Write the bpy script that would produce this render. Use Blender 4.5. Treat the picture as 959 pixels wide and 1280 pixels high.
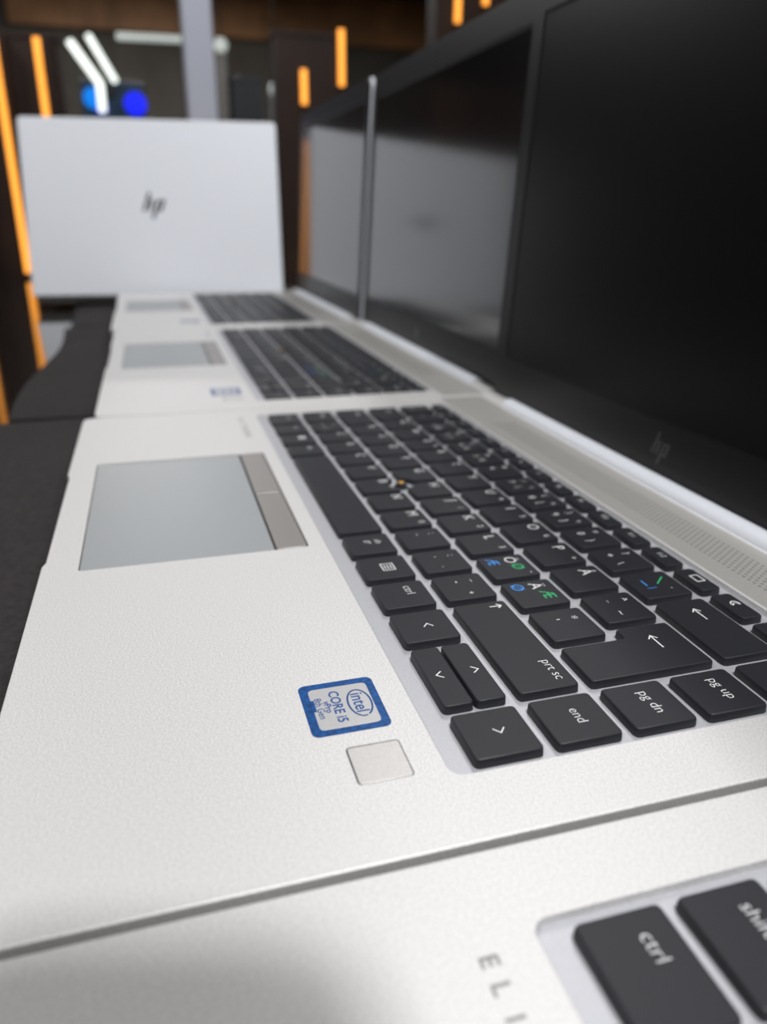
import bpy, bmesh, math, random
from mathutils import Vector, Matrix
random.seed(7)
scene = bpy.context.scene
for o in list(bpy.data.objects): bpy.data.objects.remove(o)
S = 0.001                      # the layout below is written in millimetres
TABLE = 0.75                   # table top height (m)
MAT_T = 4.0                    # felt mat thickness (mm)
KEYTOP = 18.0                  # key tops above the laptop's feet (mm)
ZK = TABLE + (MAT_T + KEYTOP) * S      # world height of the key tops = zero of the survey frame
def W(x, y, z): return Vector((x * S, y * S, ZK + z * S))

# ------------------------------------------------------------------ camera
cam_d = bpy.data.cameras.new('camera'); cam = bpy.data.objects.new('camera', cam_d)
scene.collection.objects.link(cam); scene.camera = cam
fwd = Vector((-0.89279154, 0.26296301, -0.3657509)); down = Vector((0.35331436, -0.09491777, -0.93067695)); right = Vector((0.27944987, 0.96012555, 0.00816683))
m3 = Matrix((right, -down, -fwd)).transposed()
cam.matrix_world = Matrix.Translation(W(408.38, -52.46, 103.49)) @ m3.to_4x4()
cam_d.sensor_width = 36; cam_d.lens = 958.3 / 1280 * 36
cam_d.clip_start = 0.004; cam_d.clip_end = 60
cam_d.dof.use_dof = True; cam_d.dof.focus_distance = 0.190; cam_d.dof.aperture_fstop = 10.3

# ------------------------------------------------------------------ world, exposure
w = bpy.data.worlds.new('world'); scene.world = w; w.use_nodes = True
w.node_tree.nodes['Background'].inputs[0].default_value = (0.75, 0.8, 0.9, 1)
w.node_tree.nodes['Background'].inputs[1].default_value = 0.05
vs = scene.view_settings; vs.view_transform = 'Standard'; vs.look = 'None'; vs.gamma = 1; vs.use_curve_mapping = False; vs.exposure = 0.0

# ceiling lamps of the shop: x, y (mm), length x, width y (mm), power (W); the fixtures follow further down
CEIL = 1750.0                  # ceiling above the key tops (mm)
LAMPS = [(804, 230, 110, 110, 29, 'square white ceiling lamp throwing the phone shadow'), (700, -1100, 1200, 160, 17, 'long ceiling lamp over the aisle beside the near laptop'),
         (-1000, 800, 1200, 160, 10, 'long ceiling lamp above the space behind the screens'), (-3600, -1700, 1200, 160, 20, 'long ceiling lamp between the columns and the glowing computer'),
         (-2900, 1300, 1200, 160, 8, 'long ceiling lamp behind the dark columns'), (-5300, 0, 160, 1200, 26, 'long ceiling lamp in front of the far wall')]
for (x, y, lx, ly, pw, _) in LAMPS:
    l = bpy.data.lights.new('ceiling_lamp_light', 'AREA'); l.shape = 'RECTANGLE'; l.size = lx * S; l.size_y = ly * S; l.energy = pw; l.color = (1.0, 0.985, 0.98)
    o = bpy.data.objects.new('ceiling_lamp_light', l); scene.collection.objects.link(o); o.location = W(x, y, CEIL - 47)

# ------------------------------------------------------------------ materials
def mat(name, col, rough=0.5, metal=0.0, spec=0.5, emit=None, es=0.0, ior=None, grain=None, bump=None, coat=0.0):
    m = bpy.data.materials.new(name); m.use_nodes = True; nt = m.node_tree; b = nt.nodes['Principled BSDF']
    b.inputs['Base Color'].default_value = (*col, 1); b.inputs['Roughness'].default_value = rough; b.inputs['Metallic'].default_value = metal
    b.inputs['Specular IOR Level'].default_value = spec
    if ior: b.inputs['IOR'].default_value = ior
    if coat: b.inputs['Coat Weight'].default_value = coat
    if emit: b.inputs['Emission Color'].default_value = (*emit, 1); b.inputs['Emission Strength'].default_value = es
    if grain or bump:
        tc = nt.nodes.new('ShaderNodeTexCoord'); n = nt.nodes.new('ShaderNodeTexNoise'); sc, amt = grain or bump
        n.inputs['Scale'].default_value = sc; n.inputs['Detail'].default_value = 3
        nt.links.new(tc.outputs['Object'], n.inputs['Vector'])
        if grain:
            r = nt.nodes.new('ShaderNodeMapRange'); r.inputs[1].default_value = .3; r.inputs[2].default_value = .7
            r.inputs[3].default_value = 1 - amt; r.inputs[4].default_value = 1 + amt
            nt.links.new(n.outputs['Fac'], r.inputs[0])
            mx = nt.nodes.new('ShaderNodeVectorMath'); mx.operation = 'SCALE'; mx.inputs[0].default_value = col
            nt.links.new(r.outputs[0], mx.inputs['Scale']); nt.links.new(mx.outputs[0], b.inputs['Base Color'])
        if bump:
            bn = nt.nodes.new('ShaderNodeBump'); bn.inputs['Strength'].default_value = bump[1]; bn.inputs['Distance'].default_value = 0.3 / bump[0]
            if grain:
                n2 = nt.nodes.new('ShaderNodeTexNoise'); n2.inputs['Scale'].default_value = bump[0]; nt.links.new(tc.outputs['Object'], n2.inputs['Vector']); n = n2
            nt.links.new(n.outputs['Fac'], bn.inputs['Height']); nt.links.new(bn.outputs[0], b.inputs['Normal'])
    return m
M = {}
M['silver'] = mat('silver_aluminium', (.775, .772, .768), .5, .42, grain=(2000, .13), bump=(2200, .35))
M['lid'] = mat('silver_lid', (.88, .92, .99), .5, .15, grain=(1500, .03))
M['tray'] = mat('keyboard_deck_silver', (.54, .55, .585), .45, .4, grain=(2500, .06))
M['key'] = mat('key_black', (.021, .022, .0275), .47, 0, .42, bump=(3500, .06))
M['pad'] = mat('touchpad_glass', (.31, .33, .345), .34, .0, .5, grain=(2500, .03))
M['button'] = mat('button_grey', (.33, .315, .305), .38, .35, grain=(2500, .03))
M['gap'] = mat('dark_recess', (.03, .03, .03), .7)
M['legend'] = mat('legend_white', (.72, .73, .74), .5)
M['legend_blue'] = mat('legend_blue', (.05, .28, .75), .5)
M['legend_green'] = mat('legend_green', (.03, .42, .16), .5)
M['print'] = mat('print_grey', (.27, .265, .26), .5)
M['bezel'] = mat('bezel_black', (.007, .0068, .0075), .36, 0, .36)
M['gasket'] = mat('gasket_black', (.006, .006, .006), .6)
M['screen'] = mat('screen_black', (.006, .0055, .007), .14, 0, .5, ior=2.3)
M['screen_matte'] = mat('screen_matte_black', (.005, .0046, .0056), .32, 0, .5, ior=1.3)
M['logo_dark'] = mat('logo_dark_chrome', (.15, .15, .16), .25, .6)
M['logo_grey'] = mat('logo_grey_chrome', (.10, .10, .11), .3, .5)
M['st_blue'] = mat('sticker_blue', (.003, .068, .25), .4, .1, grain=(900, .5))
M['st_silver'] = mat('sticker_silver', (.62, .62, .63), .35, .4, grain=(2000, .04))
M['st_ink'] = mat('sticker_ink', (.01, .075, .27), .5)
M['finger'] = mat('fingerprint_silver', (.66, .645, .63), .4, .35, grain=(2500, .08))
M['hole'] = mat('grille_hole', (.19, .185, .175), .6)
M['gold'] = mat('pointing_stick_gold', (.75, .40, .06), .35, .3)
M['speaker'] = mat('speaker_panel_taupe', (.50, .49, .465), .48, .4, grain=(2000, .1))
M['rubber'] = mat('rubber_black', (.02, .02, .02), .7)
M['felt'] = mat('mat_dark_fabric', (.027, .0235, .0245), .85, 0, .25, grain=(400, .25), bump=(900, .8))
M['glass'] = mat('table_black_glass', (.012, .010, .009), .06, 0, .5, ior=1.6)
M['metal_dark'] = mat('table_leg_steel', (.08, .08, .085), .4, .8)
M['wood'] = mat('column_dark_walnut', (.030, .012, .006), .5, grain=(12, .4))
M['wood2'] = mat('ceiling_brown_panel', (.035, .02, .011), .6, grain=(3, .3))
M['led'] = mat('led_amber', (1, .45, .08), .5, emit=(1.0, .36, .045), es=1.5)
M['led_base'] = mat('led_channel', (.25, .12, .05), .5)
M['post'] = mat('post_painted_steel', (.74, .78, .92), .4, .1)
M['wall'] = mat('wall_taupe', (.12, .108, .09), .8, grain=(2, .25))
M['soffit'] = mat('soffit_brown_wood', (.42, .21, .09), .6, grain=(3, .3))
M['floor'] = mat('floor_dark_tile', (.10, .085, .07), .25, grain=(3, .2))
M['white'] = mat('fixture_white', (.8, .8, .8), .5)
M['tube'] = mat('tube_glow', (1, 1, 1), .5, emit=(.92, 1.0, .93), es=1.5)
M['tube_dim'] = mat('tube_glow_dim', (1, 1, 1), .5, emit=(.75, .85, .78), es=.45)
M['diffuser'] = mat('lamp_diffuser', (1, 1, 1), .5, emit=(1.0, .965, .93), es=1.2)
M['blue_glow'] = mat('fan_blue_glow', (0, 0, .1), .5, emit=(.01, .02, 1.0), es=1.2)
M['cyan_glow'] = mat('fan_cyan_glow', (0, .1, .2), .5, emit=(.0, .22, .9), es=1.0)
M['case'] = mat('computer_case_grey', (.06, .07, .085), .4)
M['case_glass'] = mat('computer_case_tinted_panel', (.06, .13, .22), .2)
M['skin'] = mat('unused', (.5, .3, .2))
bpy.data.materials.remove(M.pop('skin'))

# ------------------------------------------------------------------ helpers
COL = scene.collection
def link(name, me, parent=None, loc=None):
    o = bpy.data.objects.new(name, me); COL.objects.link(o)
    if parent: o.parent = parent
    if loc is not None: o.location = loc
    return o
def tag(o, label=None, cat=None, group=None, kind=None):
    if label: o['label'] = label
    if cat: o['category'] = cat
    if group: o['group'] = group
    if kind: o['kind'] = kind
    return o
def empty(name, loc, rz=0.0):
    o = bpy.data.objects.new(name, None); COL.objects.link(o); o.location = loc; o.rotation_euler = (0, 0, rz); o.empty_display_size = .02
    return o
def finish(bm, name, mats, smooth=None, scale=S):
    if scale != 1: bmesh.ops.scale(bm, vec=(scale,) * 3, verts=bm.verts)
    me = bpy.data.meshes.new(name); bm.to_mesh(me); bm.free()
    for m in (mats if isinstance(mats, (list, tuple)) else [mats]): me.materials.append(m)
    if smooth:
        for p in me.polygons: p.use_smooth = True
        me.set_sharp_from_angle(angle=math.radians(smooth))
        flat_ = [max(abs(c) for c in p.normal) > .9995 for p in me.polygons]      # flat faces keep their own normal
        for p, f_ in zip(me.polygons, flat_): p.use_smooth = not f_
    return me
def rrect(x0, x1, y0, y1, r, n=3):
    """counter-clockwise rounded rectangle"""
    pts = []
    for cx, cy, a in ((x1 - r, y0 + r, -90), (x1 - r, y1 - r, 0), (x0 + r, y1 - r, 90), (x0 + r, y0 + r, 180)):
        for k in range(n):
            t = math.radians(a + 90 * k / (n - 1)); pts.append((cx + r * math.cos(t), cy + r * math.sin(t)))
    return pts
def roundpoly(P, r, n=3):
    """round the corners of a counter-clockwise polygon; corners given as (x, y) or (x, y, radius)"""
    out = []
    N = len(P)
    for i in range(N):
        a, b, c = Vector(P[i - 1][:2]), Vector(P[i][:2]), Vector(P[(i + 1) % N][:2]); rr = P[i][2] if len(P[i]) > 2 else r
        if rr <= 0: out.append(tuple(b)); continue
        d1 = (a - b).normalized(); d2 = (c - b).normalized(); ang = d1.angle(d2); t = rr / math.tan(ang / 2)
        p1 = b + d1 * t; p2 = b + d2 * t
        for k in range(n):
            s = k / (n - 1); q = (1 - s) ** 2 * p1 + 2 * s * (1 - s) * b + s * s * p2; out.append(tuple(q))
    return out
def inset(P, d):
    out = []; N = len(P)
    for i in range(N):
        a, b, c = Vector(P[i - 1]), Vector(P[i]), Vector(P[(i + 1) % N])
        e1 = (b - a); e2 = (c - b)
        if e1.length < 1e-9 or e2.length < 1e-9: out.append(tuple(b)); continue
        n1 = Vector((-e1.y, e1.x)).normalized(); n2 = Vector((-e2.y, e2.x)).normalized(); mm = n1 + n2
        if mm.length < 1e-6: mm = n1.copy()
        mm.normalize(); k = d / max(.35, mm.dot(n1)); out.append((b.x + mm.x * k, b.y + mm.y * k))
    return out
def loft(bm, rings, cap0=True, cap1=True, mi=0):
    """rings: list of (outline, z) with equal counts, bottom to top"""
    R = [[bm.verts.new((x, y, z)) for x, y in P] for P, z in rings]; n = len(R[0])
    for a, b in zip(R, R[1:]):
        for i in range(n):
            j = (i + 1) % n; f = bm.faces.new((a[i], a[j], b[j], b[i])); f.material_index = mi
    if cap0: bm.faces.new(R[0][::-1]).material_index = mi
    if cap1: bm.faces.new(R[-1]).material_index = mi
    return R
def slab(P, z0, z1, f=0.0, fb=0.0, seg=3):
    rings = []
    if fb:
        for k in range(seg): t = math.pi / 2 * k / seg; rings.append((inset(P, fb * (1 - math.sin(t))), z0 + fb * (1 - math.cos(t))))
    rings.append((P, z0 + fb))
    if f:
        for k in range(seg + 1): t = math.pi / 2 * k / seg; rings.append((inset(P, f * (1 - math.cos(t))), z1 - f + f * math.sin(t)))
    else: rings.append((P, z1))
    return rings
def slab_mesh(name, P, z0, z1, m, f=0.0, fb=0.0, seg=3, smooth=35):
    bm = bmesh.new(); loft(bm, slab(P, z0, z1, f, fb, seg)); return finish(bm, name, m, smooth)
def box(bm, x0, x1, y0, y1, z0, z1, mi=0):
    loft(bm, [([(x0, y0), (x1, y0), (x1, y1), (x0, y1)], z0), ([(x0, y0), (x1, y0), (x1, y1), (x0, y1)], z1)], mi=mi)
def box_mesh(name, x0, x1, y0, y1, z0, z1, m, bev=0.0):
    bm = bmesh.new(); box(bm, x0, x1, y0, y1, z0, z1)
    if bev: bmesh.ops.bevel(bm, geom=bm.edges[:], offset=bev, segments=2, affect='EDGES', profile=.5)
    return finish(bm, name, m, 35 if bev else None)
def flat(bm, P, z, mi=0):
    f = bm.faces.new([bm.verts.new((x, y, z)) for x, y in P]); f.material_index = mi
    if f.normal.z < 0: f.normal_update()
    return f
_fonts = {}
def glyphs(txt, size, shear=0.0, bold=0.0):
    """triangulated outline of a word: (verts, faces, width, height) in mm, lower-left at the origin"""
    k = (txt, size, shear, bold)
    if k in _fonts: return _fonts[k]
    c = bpy.data.curves.new('t', 'FONT'); c.body = txt; c.size = size; c.shear = shear; c.offset = bold; c.resolution_u = 3
    o = bpy.data.objects.new('t', c); COL.objects.link(o)
    dg = bpy.context.evaluated_depsgraph_get(); me = o.evaluated_get(dg).to_mesh()
    v = [(p.co.x, p.co.y) for p in me.vertices]; f = [tuple(p.vertices) for p in me.polygons]
    o.evaluated_get(dg).to_mesh_clear(); bpy.data.objects.remove(o); bpy.data.curves.remove(c)
    if not v: _fonts[k] = ([], [], 0, 0); return _fonts[k]
    x0 = min(a for a, b in v); y0 = min(b for a, b in v); x1 = max(a for a, b in v); y1 = max(b for a, b in v)
    _fonts[k] = ([(a - x0, b - y0) for a, b in v], f, x1 - x0, y1 - y0)
    return _fonts[k]
def put_text(bm, txt, cx, cy, z, size, mi=0, align='c', bold=0.0, shear=0.0):
    v, f, wd, ht = glyphs(txt, size, shear, bold)
    ox = cx - (wd / 2 if align == 'c' else 0); oy = cy - ht / 2
    vv = [bm.verts.new((ox + a, oy + b, z)) for a, b in v]
    for t in f:
        try:
            fc = bm.faces.new([vv[i] for i in t]); fc.material_index = mi; fc.normal_update()
            if fc.normal.z < 0: fc.normal_flip()
        except ValueError: pass
def stroke(bm, pts, wd, z, mi=0):
    """a printed line of constant width through the points"""
    h = wd / 2
    for a, b in zip(pts, pts[1:]):
        a, b = Vector(a), Vector(b); d = (b - a).normalized(); n = Vector((-d.y, d.x)) * h; a = a - d * h * .8; b = b + d * h * .8
        f = bm.faces.new([bm.verts.new((p.x, p.y, z)) for p in (a - n, b - n, b + n, a + n)]); f.material_index = mi
def copy_tree(o, parent=None, skip=()):
    c = o.copy(); COL.objects.link(c); c.parent = parent
    for ch in o.children:
        if ch.name.split('.')[0] not in skip: copy_tree(ch, c, skip)
    return c

# ------------------------------------------------------------------ logo of four slanted bars
def logo_polys(h):
    """slanted two-letter monogram, total height h, centred on the origin"""
    sh = .36; wd = .125; out = []
    def bar(x, y0, y1): out.append([(x + sh * y0, y0), (x + wd + sh * y0, y0), (x + wd + sh * y1, y1), (x + sh * y1, y1)])
    def tie(x0, x1, y0, y1): out.append([(x0 + sh * y0, y0), (x1 + sh * y0, y0), (x1 + sh * y1, y1), (x0 + sh * y1, y1)])
    bar(0, .28, 1.0); bar(.21, .28, .72); tie(wd, .21, .64, .72)
    bar(.44, 0, .72); bar(.65, .28, .72); tie(.44 + wd, .65, .64, .72); tie(.44 + wd, .65, .28, .36)
    return [[((x - .57) * h, (y - .5) * h) for x, y in P] for P in out]

# ------------------------------------------------------------------ keyboard layout (u = key pitch)
U = 18.7
KEYS = []                      # name, outline in mm, legend list
def K(u0, u1, v0, v1, leg=(), kind='rect'): KEYS.append((u0 * U, u1 * U, v0 * U, v1 * U, leg, kind))
L_ = 'legend'; B_ = 1; G_ = 2
def ch(t, fx, fy, sz, mi=0): return ('t', t, fx, fy, sz, mi)
def letter(t, extra=None):
    l = [ch(t, .25, .74, 5.4)]
    if extra: l.append(ch(extra, .82, .80, 3.2))
    return l
# bottom row
K(0, 1.25, 0, 1, [ch('ctrl', .34, .66, 4.2)]); K(1.25, 2.25, 0, 1, [ch('fn', .36, .66, 4.2)]); K(2.25, 3.25, 0, 1, [('win',)]); K(3.25, 4.25, 0, 1, [ch('alt', .36, .66, 4.2)])
K(4.25, 9.25, 0, 1); K(9.25, 10.25, 0, 1, [ch('alt', .42, .72, 3.6), ch('gr', .42, .47, 3.6)]); K(10.25, 11.25, 0, 1, [('menu',)]); K(11.25, 12.25, 0, 1, [ch('ctrl', .36, .66, 4.2)])
K(12.25, 13.25, 0, 1, [('chev', 'l')]); K(13.25, 14.75, 0, .5, [('chev', 'd')], 'half0'); K(13.25, 14.75, .5, 1, [('chev', 'u')], 'half1'); K(14.75, 15.75, 0, 1, [('chev', 'r')])
# letters
K(0, 1.25, 1, 2, [ch('shift', .36, .66, 4.2)]); K(1.25, 2.25, 1, 2, [ch('>', .25, .75, 3.4), ch('<', .25, .38, 3.4), ch('\\', .72, .38, 3.4)])
for i, c in enumerate('ZXCVBNM'): K(2.25 + i, 3.25 + i, 1, 2, letter(c, {'M': '0'}.get(c)), 'stick_b' if c == 'B' else 'rect')
K(9.25, 10.25, 1, 2, [ch(';', .30, .76, 3.6), ch(',', .30, .42, 3.8)]); K(10.25, 11.25, 1, 2, [ch(':', .30, .76, 3.6), ch('.', .30, .42, 3.8), ch('.', .80, .42, 3.4)])
K(11.25, 12.25, 1, 2, [ch('_', .30, .74, 3.4), ch('-', .30, .42, 3.8), ch('+', .80, .55, 2.8)])
K(12.25, 14.75, 1, 2, [('arrow', 'u'), ch('prt sc', .835, .76, 4.1)]); K(14.75, 15.75, 1, 2, [ch('end', .48, .58, 3.9)])
K(0, 1.75, 2, 3, [ch('caps', .30, .66, 4.2)])
for i, c in enumerate('ASDFGHJKL'): K(1.75 + i, 2.75 + i, 2, 3, letter(c, {'J': '1', 'K': '2', 'L': '3'}.get(c)), {'G': 'stick_g', 'H': 'stick_h'}.get(c, 'rect'))
K(10.75, 11.75, 2, 3, [ch('Ö', .24, .70, 5.2), ch('Æ', .24, .26, 5.0, B_), ch('Ø', .57, .70, 5.0, G_), ch('-', .88, .85, 3.2)])
K(11.75, 12.75, 2, 3, [ch('Ä', .24, .68, 5.2), ch('Ø', .22, .26, 5.0, B_), ch('Æ', .62, .72, 5.2, G_)])
K(12.75, 13.75, 2, 3, [ch('*', .33, .76, 4.0), ch("'", .33, .42, 4.0)])
K(13.5, 14.75, 2, 4, [('arrow', 'enter')], 'enter'); K(14.75, 15.75, 2, 3, [ch('pg dn', .48, .56, 4.1)])
K(0, 1.5, 3, 4, [ch('tab', .30, .66, 4.2)])
for i, c in enumerate('QWERTYUIOP'): K(1.5 + i, 2.5 + i, 3, 4, letter(c, {'U': '4', 'I': '5', 'O': '6', 'P': '*', 'E': '€'}.get(c)))
K(11.5, 12.5, 3, 4, letter('Å')); K(12.5, 13.5, 3, 4, [ch('^', .27, .80, 3.6), ch('¨', .27, .42, 3.8), ch('~', .72, .42, 3.6)])
K(14.75, 15.75, 3, 4, [ch('pg up', .47, .56, 4.1)])
K(0, 1, 4, 5, [ch('½', .30, .74, 3.6), ch('§', .30, .38, 3.6)])
SH = '!"#¤%&/()='; AG = ' @£$€ {[]}'
for i, c in enumerate('1234567890'):
    l = [ch(SH[i], .28, .76, 3.6), ch(c, .28, .38, 3.9)]
    if AG[i] != ' ': l.append(ch(AG[i], .70, .38, 3.6))
    if c in '789': l.append(ch(c, .84, .70, 2.4))
    K(1 + i, 2 + i, 4, 5, l)
K(11, 12, 4, 5, [ch('?', .28, .76, 3.6), ch('+', .28, .38, 3.9), ch('\\', .70, .38, 3.6)])
K(12, 13, 4, 5, [('slash',), ch('´', .72, .72, 3.4), ch('|', .62, .34, 3.2, B_)])
K(13, 14.75, 4, 5, [('arrow', 'l')]); K(14.75, 15.75, 4, 5, [ch('home', .5, .56, 4.2)])
# function row: seventeen shallow keys
FR = ['esc', 'f1', 'f2', 'f3', 'f4', 'f5', 'f6', 'f7', 'f8', 'f9', 'f10', 'f11', 'f12', '*scr', '*moon', 'ins', 'del']
FP = 15.75 / 17
for i, t in enumerate(FR):
    K(i * FP, (i + 1) * FP, 5.0, 5.53, [('moon',)] if t == '*moon' else [('scr',)] if t == '*scr' else [ch(t, .45, .55, 3.2)], 'fn')

STICK = (6.75 * U, 2.03 * U)
Z_TRAY = KEYTOP - 2.3; Z_DECK = KEYTOP - .5
def key_outline(u0, u1, v0, v1, kind, g=1.5):
    x0, x1, y0, y1 = u0 + g, u1 - g, v0 + g, v1 - g; r = 1.1
    if kind == 'half0': y1 = v1 - .25
    if kind == 'half1': y0 = v0 + .25
    if kind == 'enter':
        xm = 13.75 * U + g; ym = 3 * U + g
        return roundpoly([(xm, y0), (x1, y0), (x1, y1), (x0, y1), (x0, ym), (xm, ym, .5)], r)
    if kind.startswith('stick'):
        cx, cy = STICK; rr = 6.0
        def arc(a0, a1, n=6): return [(cx + rr * math.cos(a0 + (a1 - a0) * k / (n - 1)), cy + rr * math.sin(a0 + (a1 - a0) * k / (n - 1))) for k in range(n)]
        if kind == 'stick_g':
            a0 = math.acos(max(-1, min(1, (x1 - cx) / rr))); a1 = math.pi - math.asin((y0 - cy) / rr)
            return roundpoly([(x0, y0)] + [(p[0], p[1], 0) for p in arc(a1, a0)] + [(x1, y1), (x0, y1)], r)
        if kind == 'stick_h':
            a0 = math.acos((x0 - cx) / rr); a1 = math.asin((y0 - cy) / rr)
            return roundpoly([(x1, y0), (x1, y1), (x0, y1)] + [(p[0], p[1], 0) for p in arc(a0, a1)], r)
        if kind == 'stick_b':
            t = math.asin((cy - y1) / rr)
            return roundpoly([(x0, y0), (x1, y0), (x1, y1)] + [(p[0], p[1], 0) for p in arc(-t, -(math.pi - t))] + [(x0, y1)], r)
    return rrect(x0, x1, y0, y1, r)
_keymesh = {}
def key_mesh(u0, u1, v0, v1, kind):
    sig = (round(u1 - u0, 2), round(v1 - v0, 2), kind)
    if sig in _keymesh and kind in ('rect', 'fn', 'half0', 'half1'): return _keymesh[sig]
    P = key_outline(0, u1 - u0, 0, v1 - v0, kind) if kind in ('rect', 'fn', 'half0', 'half1') else [(x - u0, y - v0) for x, y in key_outline(u0, u1, v0, v1, kind)]
    tp = inset(P, .48); h = KEYTOP - Z_TRAY
    bm = bmesh.new(); loft(bm, [(P, .1), (inset(P, .10), h - .42), (inset(P, .22), h - .13), (tp, h)])
    me = finish(bm, 'key', M['key'], 32); _keymesh[sig] = me
    return me
def legend_mesh(u0, u1, v0, v1, leg, kind):
    w_, h_ = u1 - u0, v1 - v0; bm = bmesh.new(); z = KEYTOP - Z_TRAY + .03; g = 1.9
    fx = lambda a: g + a * (w_ - 2 * g)
    fy = lambda a: g + a * (h_ - 2 * g)
    for l in leg:
        t = l[0]
        if t == 't': put_text(bm, l[1], fx(l[2]), fy(l[3]), z, l[4] * (.92 if len(l[1]) > 1 else 1.06), l[5], bold=-.03 if len(l[1]) > 1 else 0.0)
        elif t == 'chev':
            cx, cy = w_ / 2, h_ / 2 + .3; a = 1.25; b = .75; d = l[1]
            if d in 'ud': sg = 1 if d == 'u' else -1; p = [(cx - a, cy - sg * b), (cx, cy + sg * b), (cx + a, cy - sg * b)]
            else: sg = 1 if d == 'r' else -1; p = [(cx - sg * b, cy + a), (cx + sg * b, cy), (cx - sg * b, cy - a)]
            if d in 'lr': p = [(x, y + .6) for x, y in p]
            stroke(bm, p, .33, z)
        elif t == 'arrow':
            if l[1] == 'u': cx, cy = 4.6, h_ - 5.2; stroke(bm, [(cx, cy - 1.6), (cx, cy + 1.6)], .45, z); stroke(bm, [(cx - 1.0, cy + .6), (cx, cy + 1.7), (cx + 1.0, cy + .6)], .45, z)
            else:
                cx, cy = (w_ * .30, h_ * .56) if l[1] == 'l' else (w_ * .42, h_ - 10.0); a = 2.9
                stroke(bm, [(cx - a, cy), (cx + a, cy)], .42, z); stroke(bm, [(cx - a + 1.4, cy + 1.2), (cx - a, cy), (cx - a + 1.4, cy - 1.2)], .4, z)
        elif t == 'menu':
            cx, cy = w_ / 2, h_ / 2 + .8; a, b = 2.3, 1.9
            stroke(bm, [(cx - a, cy - b), (cx + a, cy - b), (cx + a, cy + b), (cx - a, cy + b), (cx - a, cy - b)], .4, z)
            for k in (-1, 0, 1): stroke(bm, [(cx - 1.3, cy + k * .95), (cx + 1.3, cy + k * .95)], .36, z)
        elif t == 'win':
            cx, cy = w_ * .42, h_ * .60
            for i in (0, 1):
                for j in (0, 1): flat(bm, [(cx + i * 1.9 + a, cy + j * 1.9 + b) for a, b in ((-1.75, -1.75), (-.15, -1.75), (-.15, -.15), (-1.75, -.15))], z)
        elif t == 'slash':
            stroke(bm, [(w_ * .30, h_ * .75), (w_ * .48, h_ * .55)], .5, z, G_); stroke(bm, [(w_ * .34, h_ * .34), (w_ * .5, h_ * .34)], .5, z, B_)
        elif t == 'moon':
            cx, cy = w_ * .45, h_ * .55
            stroke(bm, [(cx + 1.3 * math.cos(t_), cy + 1.3 * math.sin(t_)) for t_ in [math.radians(60 + 240 * k / 8) for k in range(9)]], .42, z)
            stroke(bm, [(cx + .5 + .8 * math.cos(t_), cy + .8 * math.sin(t_)) for t_ in [math.radians(90 + 180 * k / 6) for k in range(7)]], .3, z)
        elif t == 'scr':
            cx, cy = w_ * .48, h_ * .55; a, b = 2.0, 1.3
            stroke(bm, [(cx - a, cy - b), (cx + a, cy - b), (cx + a, cy + b), (cx - a, cy + b), (cx - a, cy - b)], .42, z)
    return finish(bm, 'legend', [M['legend'], M['legend_blue'], M['legend_green']])

# ------------------------------------------------------------------ the setting
FLOOR = -(ZK / S); X0, X1, Y0, Y1 = -6900, 2600, -2600, 2700
def setting(name, me, loc=None): o = link(name, me, None, loc or W(0, 0, 0)); o['kind'] = 'structure'; return o
setting('floor', box_mesh('floor', X0, X1, Y0, Y1, FLOOR - 60, FLOOR, M['floor']))
setting('ceiling', box_mesh('ceiling', X0, X1, Y0, Y1, CEIL, CEIL + 60, M['wood2']))
setting('wall_far', box_mesh('wall_far', X0 - 80, X0, Y0, Y1, FLOOR, CEIL, M['wall']))
setting('trim_1', box_mesh('trim_1', X0, X0 + 60, -900, Y1, 1400, CEIL, M['soffit']))
setting('wall_near', box_mesh('wall_near', X1, X1 + 80, Y0, Y1, FLOOR, CEIL, M['wall']))
setting('wall_left', box_mesh('wall_left', X0, X1, Y0 - 80, Y0, FLOOR, CEIL, M['wall']))
setting('wall_right', box_mesh('wall_right', X0, X1, Y1, Y1 + 80, FLOOR, CEIL, M['wall']))

# ------------------------------------------------------------------ table
TT = -(KEYTOP + MAT_T)          # table top in the survey frame
TX0, TX1, TY0, TY1 = -1480, 800, -560, 620
t = empty('display_table', W((TX0 + TX1) / 2, (TY0 + TY1) / 2, FLOOR)); tag(t, 'long black glass display table carrying the row of laptops', 'table')
off = Vector((-(TX0 + TX1) / 2, -(TY0 + TY1) / 2, -FLOOR)) * S
link('table_top', slab_mesh('table_top', rrect(TX0, TX1, TY0, TY1, 12, 4), TT - 12, TT, M['glass'], .8, .8), t, off)
fr = bmesh.new()
for a in ((TX0 + 60, TX1 - 60, TY0 + 60, TY0 + 100), (TX0 + 60, TX1 - 60, TY1 - 100, TY1 - 60), (TX0 + 60, TX0 + 100, TY0 + 100, TY1 - 100), (TX1 - 100, TX1 - 60, TY0 + 100, TY1 - 100)): box(fr, *a, TT - 52, TT - 12)
link('apron', finish(fr, 'apron', M['metal_dark']), t, off)
for x in (TX0 + 60, TX1 - 110):
    for y in (TY0 + 60, TY1 - 110): link('leg', box_mesh('leg', x, x + 50, y, y + 50, FLOOR, TT - 52, M['metal_dark'], 3), t, off)

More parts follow.
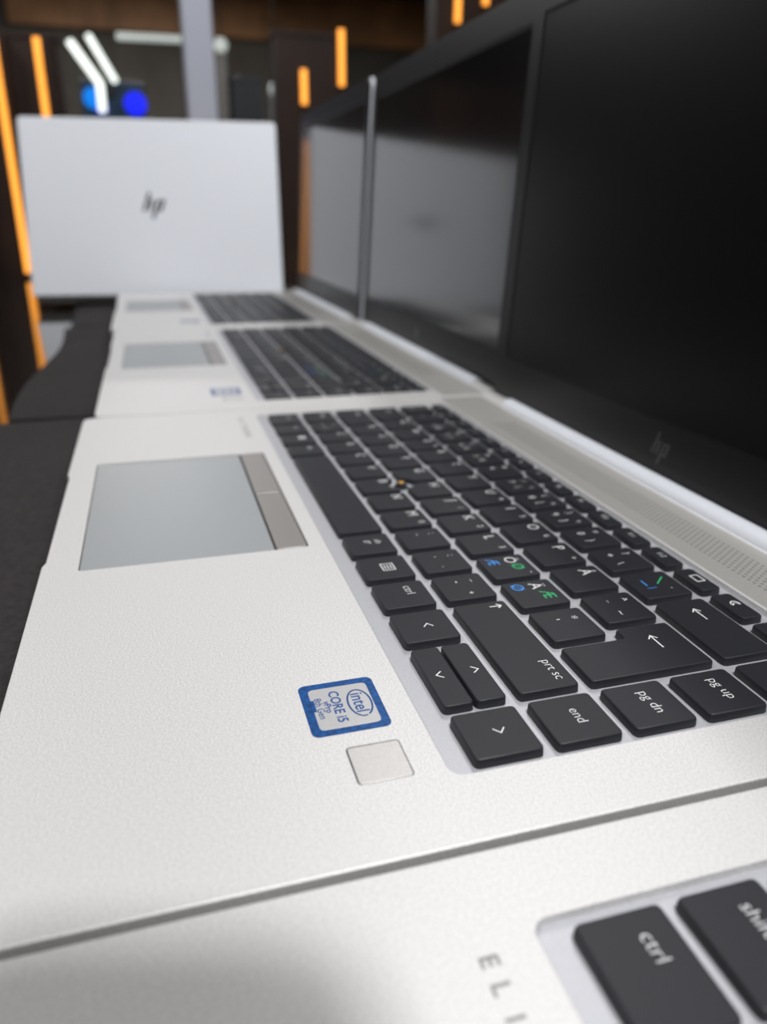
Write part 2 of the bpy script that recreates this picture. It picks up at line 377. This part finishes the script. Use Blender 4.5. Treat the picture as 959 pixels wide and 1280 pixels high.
# ------------------------------------------------------------------ fabric mats under the laptops
def fabric_mat(name, x0, x1, y0, y1, label, wob):
    nx, ny = 44, 36; bm = bmesh.new(); cx, cy = (x0 + x1) / 2, (y0 + y1) / 2; top = []; bot = []
    for j in range(ny + 1):
        for i in range(nx + 1):
            x = x0 + (x1 - x0) * i / nx; y = y0 + (y1 - y0) * j / ny
            ed = min(i, nx - i, j, ny - j); fy = max(0, 1 - j / 5)
            xx = x + (3 * math.sin(y / 47 + wob) if i in (0, nx) else 0); yy = y + (4.5 * math.sin(x / 60 + wob) if j in (0, ny) else 0)
            rip = fy * (2.6 * math.sin(x / 26 + y / 19 + wob) + 2.2 * math.sin(x / 61 - y / 40 + 2 * wob))
            z = max(.8, MAT_T - (2.4 if ed == 0 else .5 if ed == 1 else 0) + min(0, rip if ed > 0 else 0))
            top.append(bm.verts.new((xx - cx, yy - cy, z))); bot.append(bm.verts.new((xx - cx, yy - cy, 0)) if ed == 0 else None)
    I = lambda i, j: j * (nx + 1) + i
    for j in range(ny):
        for i in range(nx): bm.faces.new((top[I(i, j)], top[I(i + 1, j)], top[I(i + 1, j + 1)], top[I(i, j + 1)]))
    rim = [I(i, 0) for i in range(nx)] + [I(nx, j) for j in range(ny)] + [I(i, ny) for i in range(nx, 0, -1)] + [I(0, j) for j in range(ny, 0, -1)]
    for a, b in zip(rim, rim[1:] + rim[:1]): bm.faces.new((bot[a], bot[b], top[b], top[a]))
    bm.faces.new([bot[a] for a in rim][::-1])
    o = link(name, finish(bm, name, M['felt'], 60), None, W(cx, cy, TT)); tag(o, label, 'mat', 'dark fabric mats under the laptops')
fabric_mat('fabric_mat', 330, 740, -178, 190, 'dark fabric mat under the laptop with the spaced capital lettering', 3.1)
fabric_mat('fabric_mat', -96, 324, -168, 190, 'dark fabric mat under the laptop with the sharp blue processor sticker', .4)
fabric_mat('fabric_mat', -514, -104, -146, 186, 'dark fabric mat with curved edge in the middle of the table', 1.7)
fabric_mat('fabric_mat', -960, -522, -148, 180, 'dark fabric mat running under the laptop seen from behind', 4.4)

# ------------------------------------------------------------------ laptop (built once, then copied)
BX0, BX1, BY0, BY1 = -16.5, 312.4, -93.5, 141.6
TRAY = (-1.2, 295.6, -4.6, 105.2)
def make_laptop():
    root = empty('laptop', (0, 0, 0))
    # base: outline with the finger notch in the front edge, top face with the recesses cut into it
    n0, n1, nd = 82, 170, .9
    out = roundpoly([(BX0, BY0, 6), (n0 - 2, BY0, .8), (n0 + 1, BY0 + nd, .8), (n1 - 1, BY0 + nd, .8), (n1 + 2, BY0, .8), (BX1, BY0, 6), (BX1, BY1, 5), (BX0, BY1, 5)], 1, 4)
    bm = bmesh.new(); f = .35
    R = loft(bm, [(inset(out, 7), 2.0), (inset(out, 2.5), 5.5), (inset(out, .8), 11.0), (out, Z_DECK - 3.2), (out, Z_DECK - f)] +
             [(inset(out, f * (1 - math.cos(a))), Z_DECK - f + f * math.sin(a)) for a in (math.radians(22), math.radians(45), math.radians(68), math.radians(90))], True, False)
    holes = [(rrect(*TRAY[:2], *TRAY[2:], 3.2, 5), Z_TRAY), (rrect(67.9, 178.1, -82.5, -10.2, 1.2), Z_DECK - .9), (rrect(281.2, 293.0, -23.0, -11.3, .9), Z_DECK - .5)]
    edges = [bm.edges.get((R[-1][i], R[-1][(i + 1) % len(out)])) for i in range(len(out))]
    for H, zb in holes:
        t0 = [bm.verts.new((x, y, Z_DECK)) for x, y in H]; t1 = [bm.verts.new((x, y, zb)) for x, y in inset(H, .12)]; n = len(H)
        for i in range(n):
            j = (i + 1) % n; bm.faces.new((t0[i], t0[j], t1[j], t1[i])).normal_flip(); edges.append(bm.edges.get((t0[i], t0[j])))
    ret = bmesh.ops.triangle_fill(bm, edges=edges, use_beauty=True)
    for g in ret['geom']:
        if isinstance(g, bmesh.types.BMFace):
            g.normal_update()
            if g.normal.z < 0: g.normal_flip()
    base = link('base', finish(bm, 'base', M['silver'], 40), root)
    for x, y in ((20, -70), (278, -70), (20, 118), (278, 118)):
        link('rubber_foot', slab_mesh('rubber_foot', rrect(x - 16, x + 16, y - 4, y + 4, 3.9, 4), 0, 2.4, M['rubber'], .4), base)
    link('keyboard_tray', slab_mesh('keyboard_tray', rrect(TRAY[0] + .1, TRAY[1] - .1, TRAY[2] + .1, TRAY[3] - .1, 3.2, 5), Z_TRAY - 1, Z_TRAY, M['tray']), root)
    link('recess_floor', slab_mesh('recess_floor', rrect(67.9, 178.1, -82.5, -10.2, 1.2), Z_DECK - 1.6, Z_DECK - .85, M['gap']), base)
    link('touchpad', slab_mesh('touchpad', rrect(68.3, 177.7, -82.1, -21.6, 1.0), Z_DECK - .8, Z_DECK - .35, M['pad'], .12), root)
    for x0, x1 in ((68.5, 122.8), (123.2, 177.6)):
        link('touchpad_button', slab_mesh('touchpad_button', rrect(x0, x1, -20.9, -10.7, .8), Z_DECK - .8, Z_DECK + .12, M['button'], .5), root)
    link('recess_floor', slab_mesh('recess_floor', rrect(281.2, 293, -23, -11.3, .9), Z_DECK - 1.2, Z_DECK - .46, M['gap']), base)
    link('fingerprint_reader', slab_mesh('fingerprint_reader', rrect(281.5, 292.6, -22.6, -11.5, .7), Z_DECK - .5, Z_DECK - .12, M['finger'], .15), root)
    # keys
    for (u0, u1, v0, v1, leg, kind) in KEYS:
        k = link('key', key_mesh(u0, u1, v0, v1, kind), root, Vector((u0, v0, Z_TRAY)) * S)
        if leg: link('legend', legend_mesh(u0, u1, v0, v1, leg, kind), k)
    # pointing stick: collar, cap and gold dot
    st = bmesh.new(); c = [(STICK[0] + 3.0 * math.cos(a), STICK[1] + 3.0 * math.sin(a)) for a in [2 * math.pi * i / 16 for i in range(16)]]
    loft(st, [(c, Z_TRAY), (c, Z_TRAY + .8), (inset(c, 1.0), Z_TRAY + 1.2), (inset(c, .9), KEYTOP - .9), (inset(c, .8), KEYTOP - .2), (inset(c, 1.4), KEYTOP + .1)])
    ps = link('pointing_stick', finish(st, 'pointing_stick', M['key'], 50), root)
    d = [(STICK[0] + 1.25 * math.cos(a), STICK[1] + 1.25 * math.sin(a)) for a in [2 * math.pi * i / 12 for i in range(12)]]
    st = bmesh.new(); loft(st, [(d, KEYTOP), (d, KEYTOP + .3), (inset(d, .5), KEYTOP + .55)])
    link('stick_tip', finish(st, 'stick_tip', M['gold'], 50), ps)
    link('speaker_panel', slab_mesh('speaker_panel', rrect(BX0 + 2, BX1 - 2, 106.4, 133.2, .8), Z_DECK - .4, Z_DECK + .05, M['speaker'], .04), root)  # thin plate added over the deck to make this strip darker
    # speaker perforations, too many to pick apart
    gb = bmesh.new()
    for r in range(7):
        y = 114.3 + r * 1.85
        for i in range(88):
            x = 47 + i * 2.3 + (1.15 if r % 2 else 0)
            flat(gb, [(x + .62 * math.cos(a), y + .55 * math.sin(a)) for a in [math.pi / 3 * q for q in range(6)]], Z_DECK + .08)
    g_ = link('speaker_grille', finish(gb, 'speaker_grille', M['hole']), root); g_['kind'] = 'stuff'
    # model lettering on the palm rest
    tb = bmesh.new(); x = 2.6
    for c_ in 'ELITEBOOK': put_text(tb, c_, x + 1.0, -13.2, Z_DECK + .02, 4.3, bold=.11); x += 4.5
    link('lettering', finish(tb, 'lettering', M['print']), root)
    # processor sticker
    sx0, sx1, sy0, sy1 = 257.2, 276.6, -28.7, -11.0; scx = (sx0 + sx1) / 2
    s_ = link('processor_sticker', slab_mesh('processor_sticker', rrect(sx0, sx1, sy0, sy1, 1.7, 5), Z_DECK, Z_DECK + .12, M['st_blue'], .05), root)
    P = roundpoly([(sx0 + 2.2, sy0 + 2.0), (scx - 3.4, sy0 + 2.0, .15), (scx - 3.4, sy0 + 2.7, .15), (scx + 1.0, sy0 + 2.7, .15), (scx + 1.0, sy0 + 2.0, .15), (sx1 - 1.9, sy0 + 2.0), (sx1 - 1.9, sy1 - 1.9), (sx0 + 2.2, sy1 - 1.9)], 1.3, 4)
    link('sticker_panel', slab_mesh('sticker_panel', P, Z_DECK + .1, Z_DECK + .2, M['st_silver'], .04), s_)
    ib = bmesh.new(); z = Z_DECK + .22
    put_text(ib, 'intel', scx - .1, sy1 - 5.0, z, 4.3, bold=.05)
    el = [(scx + 5.0 * math.cos(a), sy1 - 5.0 + 2.65 * math.sin(a)) for a in [math.radians(25 + 345 * k / 30) for k in range(31)]]
    stroke(ib, el, .42, z); put_text(ib, 'CORE i5', scx + .1, sy0 + 7.6, z, 3.3, bold=.07); put_text(ib, 'vPro', scx - .2, sy0 + 5.4, z, 2.3, bold=.05); put_text(ib, '8th Gen', scx, sy0 + 3.6, z, 2.35, bold=.02)
    link('sticker_lettering', finish(ib, 'sticker_lettering', M['st_ink']), s_)
    # hinge cover: long rounded bar in front of the screen
    prof = []
    for a in range(0, 181, 18): prof.append((138.6 - 4.6 * math.cos(math.radians(a)), Z_DECK - 1.6 + 6.0 * math.sin(math.radians(a)) ** .8))
    def bar(nm, xa, xb, zs):
        hb = bmesh.new(); pr = [(y, Z_DECK - 1.6 + (z - Z_DECK + 1.6) * zs) for y, z in prof]
        ringA = [hb.verts.new((xa, y, z)) for y, z in pr]; ringB = [hb.verts.new((xb, y, z)) for y, z in pr]
        for i in range(len(pr) - 1): hb.faces.new((ringA[i], ringB[i], ringB[i + 1], ringA[i + 1]))
        hb.faces.new(ringA); hb.faces.new(ringB[::-1]); hb.faces.new((ringA[0], ringA[-1], ringB[-1], ringB[0]))
        bmesh.ops.recalc_face_normals(hb, faces=hb.faces); link(nm, finish(hb, nm, M['lid'] if nm == 'hinge_cover' else M['silver'], 35), root)
    bar('hinge_cover', 13, 285.3, 1.0); bar('hinge_cap', BX0 + .6, 12.2, .72); bar('hinge_cap', 286.1, BX1 - .6, .72)
    # lid: x and height outline, lofted along its thickness, then turned upright
    def upright(bm): bmesh.ops.rotate(bm, cent=(0, 0, 0), matrix=Matrix.Rotation(math.radians(90), 3, 'X'), verts=bm.verts)   # (x, h, t) -> (x, -t, h)
    LX0, LX1, LH0, LH1 = -16.2, 312.1, -7.0, 217.0
    lo = roundpoly([(LX0, LH0, 3), (LX1, LH0, 3), (LX1, LH1, 7), (LX0, LH1, 7)], 5, 5)
    bm = bmesh.new(); loft(bm, slab(lo, -6.2, -2.3, 0.2, 2.2, 4)); upright(bm)
    lid = link('lid', finish(bm, 'lid', M['lid'], 35), root, Vector((0, 142.0, KEYTOP)) * S); lid.rotation_euler.x = -.0525
    # bezel frame with the screen opening
    SX0, SX1, SH0, SH1 = -5.2, 303.4, 24.0, 198.5
    bm = bmesh.new(); o1 = inset(lo, .35); H = rrect(SX0, SX1, SH0, SH1, 1.5, 4)
    a = [bm.verts.new((x, y, -2.4)) for x, y in o1]; b = [bm.verts.new((x, y, 0)) for x, y in inset(o1, .35)]; c = [bm.verts.new((x, y, 0)) for x, y in H]; d = [bm.verts.new((x, y, -.9)) for x, y in inset(H, .3)]
    for (r0, r1) in ((a, b), (c, d)):
        for i in range(len(r0)):
            j = (i + 1) % len(r0); bm.faces.new((r0[i], r0[j], r1[j], r1[i]))
    ed = [bm.edges.get((b[i], b[(i + 1) % len(b)])) for i in range(len(b))] + [bm.edges.get((c[i], c[(i + 1) % len(c)])) for i in range(len(c))]
    bmesh.ops.triangle_fill(bm, edges=ed, use_beauty=True); bmesh.ops.recalc_face_normals(bm, faces=bm.faces); upright(bm)
    bz = link('bezel', finish(bm, 'bezel', M['bezel'], 35), lid)
    bm = bmesh.new(); loft(bm, slab(rrect(SX0, SX1, SH0, SH1, 1.5, 4), -.48, -.45)); upright(bm); link('gasket', finish(bm, 'gasket', M['gasket']), lid)
    bm = bmesh.new(); loft(bm, slab(rrect(SX0 + 1.6, SX1 - 1.6, SH0 + 1.0, SH1 - 2.2, .6), -.46, -.35)); upright(bm); link('screen', finish(bm, 'screen', M['screen']), lid)
    bm = bmesh.new()
    for P in logo_polys(13): flat(bm, [(x + 149, y + 13.2) for x, y in P], .03)
    upright(bm); tag(link('logo', finish(bm, 'logo', M['logo_grey']), lid), 'small grey slanted monogram below the screen')
    bm = bmesh.new(); c0 = [(149 + 2.2 * math.cos(q), 208 + 2.2 * math.sin(q)) for q in [2 * math.pi * i / 14 for i in range(14)]]
    loft(bm, [(c0, -.2), (c0, .04)]); upright(bm); link('webcam', finish(bm, 'webcam', M['gasket']), lid)
    bm = bmesh.new()
    for P in logo_polys(33): loft(bm, [([(x, y) for x, y in P], 0), ([(x, y) for x, y in P], .25)])
    bmesh.ops.rotate(bm, cent=(0, 0, 0), matrix=Matrix.Rotation(math.radians(90), 3, 'X'), verts=bm.verts); bmesh.ops.rotate(bm, cent=(0, 0, 0), matrix=Matrix.Rotation(math.pi, 3, 'Z'), verts=bm.verts)
    bmesh.ops.translate(bm, vec=(149, 6.2, 109), verts=bm.verts)
    tag(link('lid_logo', finish(bm, 'lid_logo', M['logo_dark']), lid), 'dark chrome slanted monogram on the lid back')
    return root
def place(o, x, y, rz, label, lean=None):
    o.location = W(x, y, -KEYTOP); o.rotation_euler = (0, 0, rz); tag(o, label, 'laptop', 'silver laptops on the display table')
    if lean is not None:
        for c in o.children:
            if c.name.startswith('lid'): c.rotation_euler.x = lean
proto = make_laptop()
spare = [copy_tree(proto), copy_tree(proto), copy_tree(proto), copy_tree(proto, None, ('legend',))]
for o in proto.children_recursive:
    if o.name == 'screen': o.data = o.data.copy(); o.data.materials[0] = M['screen_matte']
place(proto, 0, 0, 0, 'silver laptop with sharp blue processor sticker and wide touchpad, dark screen with monogram below')
place(spare[0], 330.9, -.4, 0, 'silver laptop whose palm rest bears spaced grey capitals before its ctrl key')
place(spare[1], -331.4, 5, 0, 'open silver laptop between the sharp sticker laptop and the one beside the white lid')
place(spare[2], -662.8, -.5, .006, 'blurred open silver laptop in the row right next to the white lid back')
place(spare[3], -834, 123.6, -math.pi / 2 - .115, 'laptop turned away showing its white lid back with dark monogram', .23)

# ------------------------------------------------------------------ columns with amber led strips, post
def column(name, x0, x1, y0, y1, z1, label, blocker_fins=()):
    c = empty(name, W((x0 + x1) / 2, (y0 + y1) / 2, TT)); tag(c, label, 'column')
    hx, hy, h = (x1 - x0) / 2, (y1 - y0) / 2, z1 - TT
    link('panel', box_mesh('panel', -hx, hx, -hy, hy, 6, h - 8, M['wood'], 1.5), c)
    link('base_plate', box_mesh('base_plate', -hx - 3, hx + 3, -hy - 3, hy + 3, 0, 6, M['wood']), c)
    link('cap', box_mesh('cap', -hx - 3, hx + 3, -hy - 3, hy + 3, h - 8, h, M['wood']), c)
    for fy in blocker_fins: link('fin', box_mesh('fin', hx, hx + 66, fy - (y0 + y1) / 2, fy - (y0 + y1) / 2 + 7, 6, h - 8, M['wood'], 1), c)  # added fins, they keep the amber strips from reflecting in the middle screen
def strip(x, y, z0, z1, label, wd=12):
    s_ = empty('led_strip', W(x, y, z0)); tag(s_, label, 'light strip', 'amber led strips on the dark columns')
    h = z1 - z0
    link('channel', box_mesh('channel', -7, -3, -wd / 2 - 1, wd / 2 + 1, 0, h, M['led_base']), s_)
    link('diffuser', slab_mesh('diffuser', rrect(-3, 3, -wd / 2, wd / 2, 2.5, 4), 1, h - 1, M['led'], 1, 1), s_)
CX = -1250
column('wood_column', CX - 60, CX - 7, -470, -174, 388, 'dark walnut column with two amber strips left of the white lid', (-348, -261, -191))
column('wood_column', CX - 60, CX - 7, 216, 349, 420, 'dark walnut column between the grey post and the open screens')
column('wood_column', CX - 60, CX - 7, 536, 690, 640, 'dark walnut column rising above the screens of the middle laptops')
strip(CX, -275, -14, 380, 'tall amber strip whose foot shows beside the lower corner of the white lid')
strip(CX, -205, -14, 382, 'amber strip partly hidden behind the white lid, on the left column')
strip(CX, -362, -14, 380, 'amber strip on the outer part of the left column')
strip(CX, 268, 294, 356, 'short amber strip above the blurred laptop on the dark column by the post')
strip(CX, 343, 329, 427, 'longer amber strip at the outer edge of the dark column by the post')
strip(CX, 580, 450, 620, 'amber strip ending above the middle screens, on the inner side of its column')
strip(CX, 638, 484, 620, 'amber strip ending above the middle screens, on the outer side of its column')
strip(CX + 60, 36, -14, 240, 'low amber strip at the foot of the post, mirrored in the blurred screen')
p = empty('steel_post', W(CX + 20, 70, TT)); tag(p, 'pale bluish grey square steel post behind the white lid', 'post')
link('shaft', box_mesh('shaft', -24, 24, -27, 27, 6, 1400, M['post'], 4), p); link('foot_plate', box_mesh('foot_plate', -30, 30, -32, 32, 0, 6, M['metal_dark'], 1), p)

# ------------------------------------------------------------------ far shop: counter, computer with glowing fans, tubes, globes, shelf
c = empty('shop_counter', W(-4050, 100, FLOOR)); tag(c, 'dark counter far behind the table carrying the glowing computer', 'counter')
link('body', box_mesh('body', -250, 250, -800, 800, 0, 200 - FLOOR - 30, M['wood'], 4), c); link('worktop', box_mesh('worktop', -280, 280, -830, 830, 200 - FLOOR - 30, 200 - FLOOR, M['metal_dark'], 4), c)
c = empty('desktop_computer', W(-4000, -142, 200)); tag(c, 'desktop computer with blue glowing fans behind the white lid', 'computer')
link('case', box_mesh('case', -200, 0, -150, 150, 8, 480, M['case'], 6), c); link('front_panel', box_mesh('front_panel', 0, 6, -140, 140, 20, 470, M['case_glass'], 2), c)
for (y, z, m, r) in ((-92, 398, 'cyan_glow', 46), (100, 380, 'blue_glow', 52), (-60, 358, 'blue_glow', 26), (-20, 440, 'case', 40)):
    bm = bmesh.new(); a = [(r * math.cos(q), r * math.sin(q)) for q in [2 * math.pi * i / 20 for i in range(20)]]
    loft(bm, [(a, 6), (a, 14), (inset(a, 6), 18), (inset(a, r * .72), 16)]); bmesh.ops.rotate(bm, cent=(0, 0, 0), matrix=Matrix.Rotation(math.radians(90), 3, 'Y'), verts=bm.verts); bmesh.ops.translate(bm, vec=(0, y, z), verts=bm.verts)
    link('fan', finish(bm, 'fan', M[m], 40), c)
for y in (-120, 120): link('foot', box_mesh('foot', -180, -20, y - 15, y + 15, 0, 8, M['rubber']), c)
XT = -3750
def far(y, z): k = (XT - 408) / -4408; return (-52.5 + (y + 52.5) * k, 103.5 + (z - 103.5) * k)
def tube(pts, label, m, r=14, xt=0):
    pts = [far(*q) for q in pts]; o = empty('hanging_tube_light', W(XT + xt, pts[0][0], pts[0][1])); tag(o, label, 'tube light', 'white tube lights hanging in the far shop')
    for a, b in zip(pts, pts[1:]):
        A = Vector((0, a[0] - pts[0][0], a[1] - pts[0][1])); B = Vector((0, b[0] - pts[0][0], b[1] - pts[0][1])); L = (B - A).length
        rot = (B - A).to_track_quat('Z', 'X').to_matrix()
        for nm, rr, dx, mm in (('tube', r, 0, M[m]), ('batten', r * .5, -r * 1.2, M['white'])):
            bm = bmesh.new(); cc = [(rr * math.cos(q), rr * math.sin(q)) for q in [2 * math.pi * i / 12 for i in range(12)]]
            loft(bm, [(inset(cc, 4), -6), (cc, 0), (cc, L), (inset(cc, 4), L + 6)]); bmesh.ops.rotate(bm, cent=(0, 0, 0), matrix=rot, verts=bm.verts); bmesh.ops.translate(bm, vec=A + Vector((dx, 0, 0)), verts=bm.verts)
            link(nm, finish(bm, nm, mm, 40), o)
    for a in pts[:2]: link('cord', box_mesh('cord', -17, -14, a[0] - pts[0][0] - 1.5, a[0] - pts[0][0] + 1.5, a[1] - pts[0][1], CEIL - pts[0][1], M['rubber']), o)
tube([(-312, 831), (-197, 661), (-199, 545)], 'bent white tube light above the blue computer', 'tube', 16)
tube([(-222, 843), (-124, 664)], 'straight slanting white tube light beside the bent one', 'tube', 13, 90)
tube([(-93, 866), (330, 870)], 'dim level tube light running behind the grey post', 'tube_dim', 15)
def globe(x, y, z, r, label):
    o = empty('pendant_globe', W(x, y, CEIL)); tag(o, label, 'pendant lamp', 'small globe lamps in the far shop')
    bm = bmesh.new(); bmesh.ops.create_icosphere(bm, subdivisions=2, radius=r); bmesh.ops.translate(bm, vec=(0, 0, z - CEIL), verts=bm.verts); link('globe', finish(bm, 'globe', M['tube_dim'], 60), o)
    link('cord', box_mesh('cord', -3, 3, -3, 3, z + r - 2 - CEIL, 0, M['rubber']), o)
globe(-4000, 388, 855, 34, 'small globe lamp just right of the top of the grey post')
globe(-4000, 652, 676, 34, 'small globe lamp beside the dark column by the post')
for y, wd, h, m, lab in ((340, 130, 620, 'button', 'tall grey carton on the far counter beside the post'), (500, 150, 520, 'case', 'dark carton on the far counter between two grey ones'), (680, 140, 440, 'button', 'shorter grey carton at the end of the far counter')):
    o = empty('carton', W(-4050, y, 200)); tag(o, lab, 'box', 'cartons on the far counter')
    link('box_body', box_mesh('box_body', -90, 90, -wd / 2, wd / 2, 0, h - 25, M[m], 2), o); link('box_lid', box_mesh('box_lid', -93, 93, -wd / 2 - 3, wd / 2 + 3, h - 25, h, M[m], 2), o)

# ------------------------------------------------------------------ ceiling lamps
for i, (x, y, lx, ly, pw, lab) in enumerate(LAMPS):
    c = empty('ceiling_lamp', W(x, y, CEIL))
    tag(c, lab, 'ceiling lamp', 'ceiling lamps of the shop')
    link('housing', box_mesh('housing', -lx / 2 - 12, lx / 2 + 12, -ly / 2 - 12, ly / 2 + 12, -40, 0, M['white'], 2), c)
    link('diffuser', box_mesh('diffuser', -lx / 2, lx / 2, -ly / 2, ly / 2, -45, -40, M['diffuser']), c)

# ------------------------------------------------------------------ the phone that throws its shadow on the near palm rest
ph = empty('smartphone', W(408.38, -52.46, 103.49) ); ph.matrix_world = Matrix.Translation(W(408.38, -52.46, 103.49) - fwd * .004) @ m3.to_4x4()
tag(ph, 'dark smartphone held up over the near laptop, shading its palm rest', 'phone')
bm = bmesh.new(); loft(bm, slab(rrect(-10, 46, -15, 119, 16, 7), 2, 10, 1.5, 1.5)); link('body', finish(bm, 'body', M['bezel'], 40), ph)
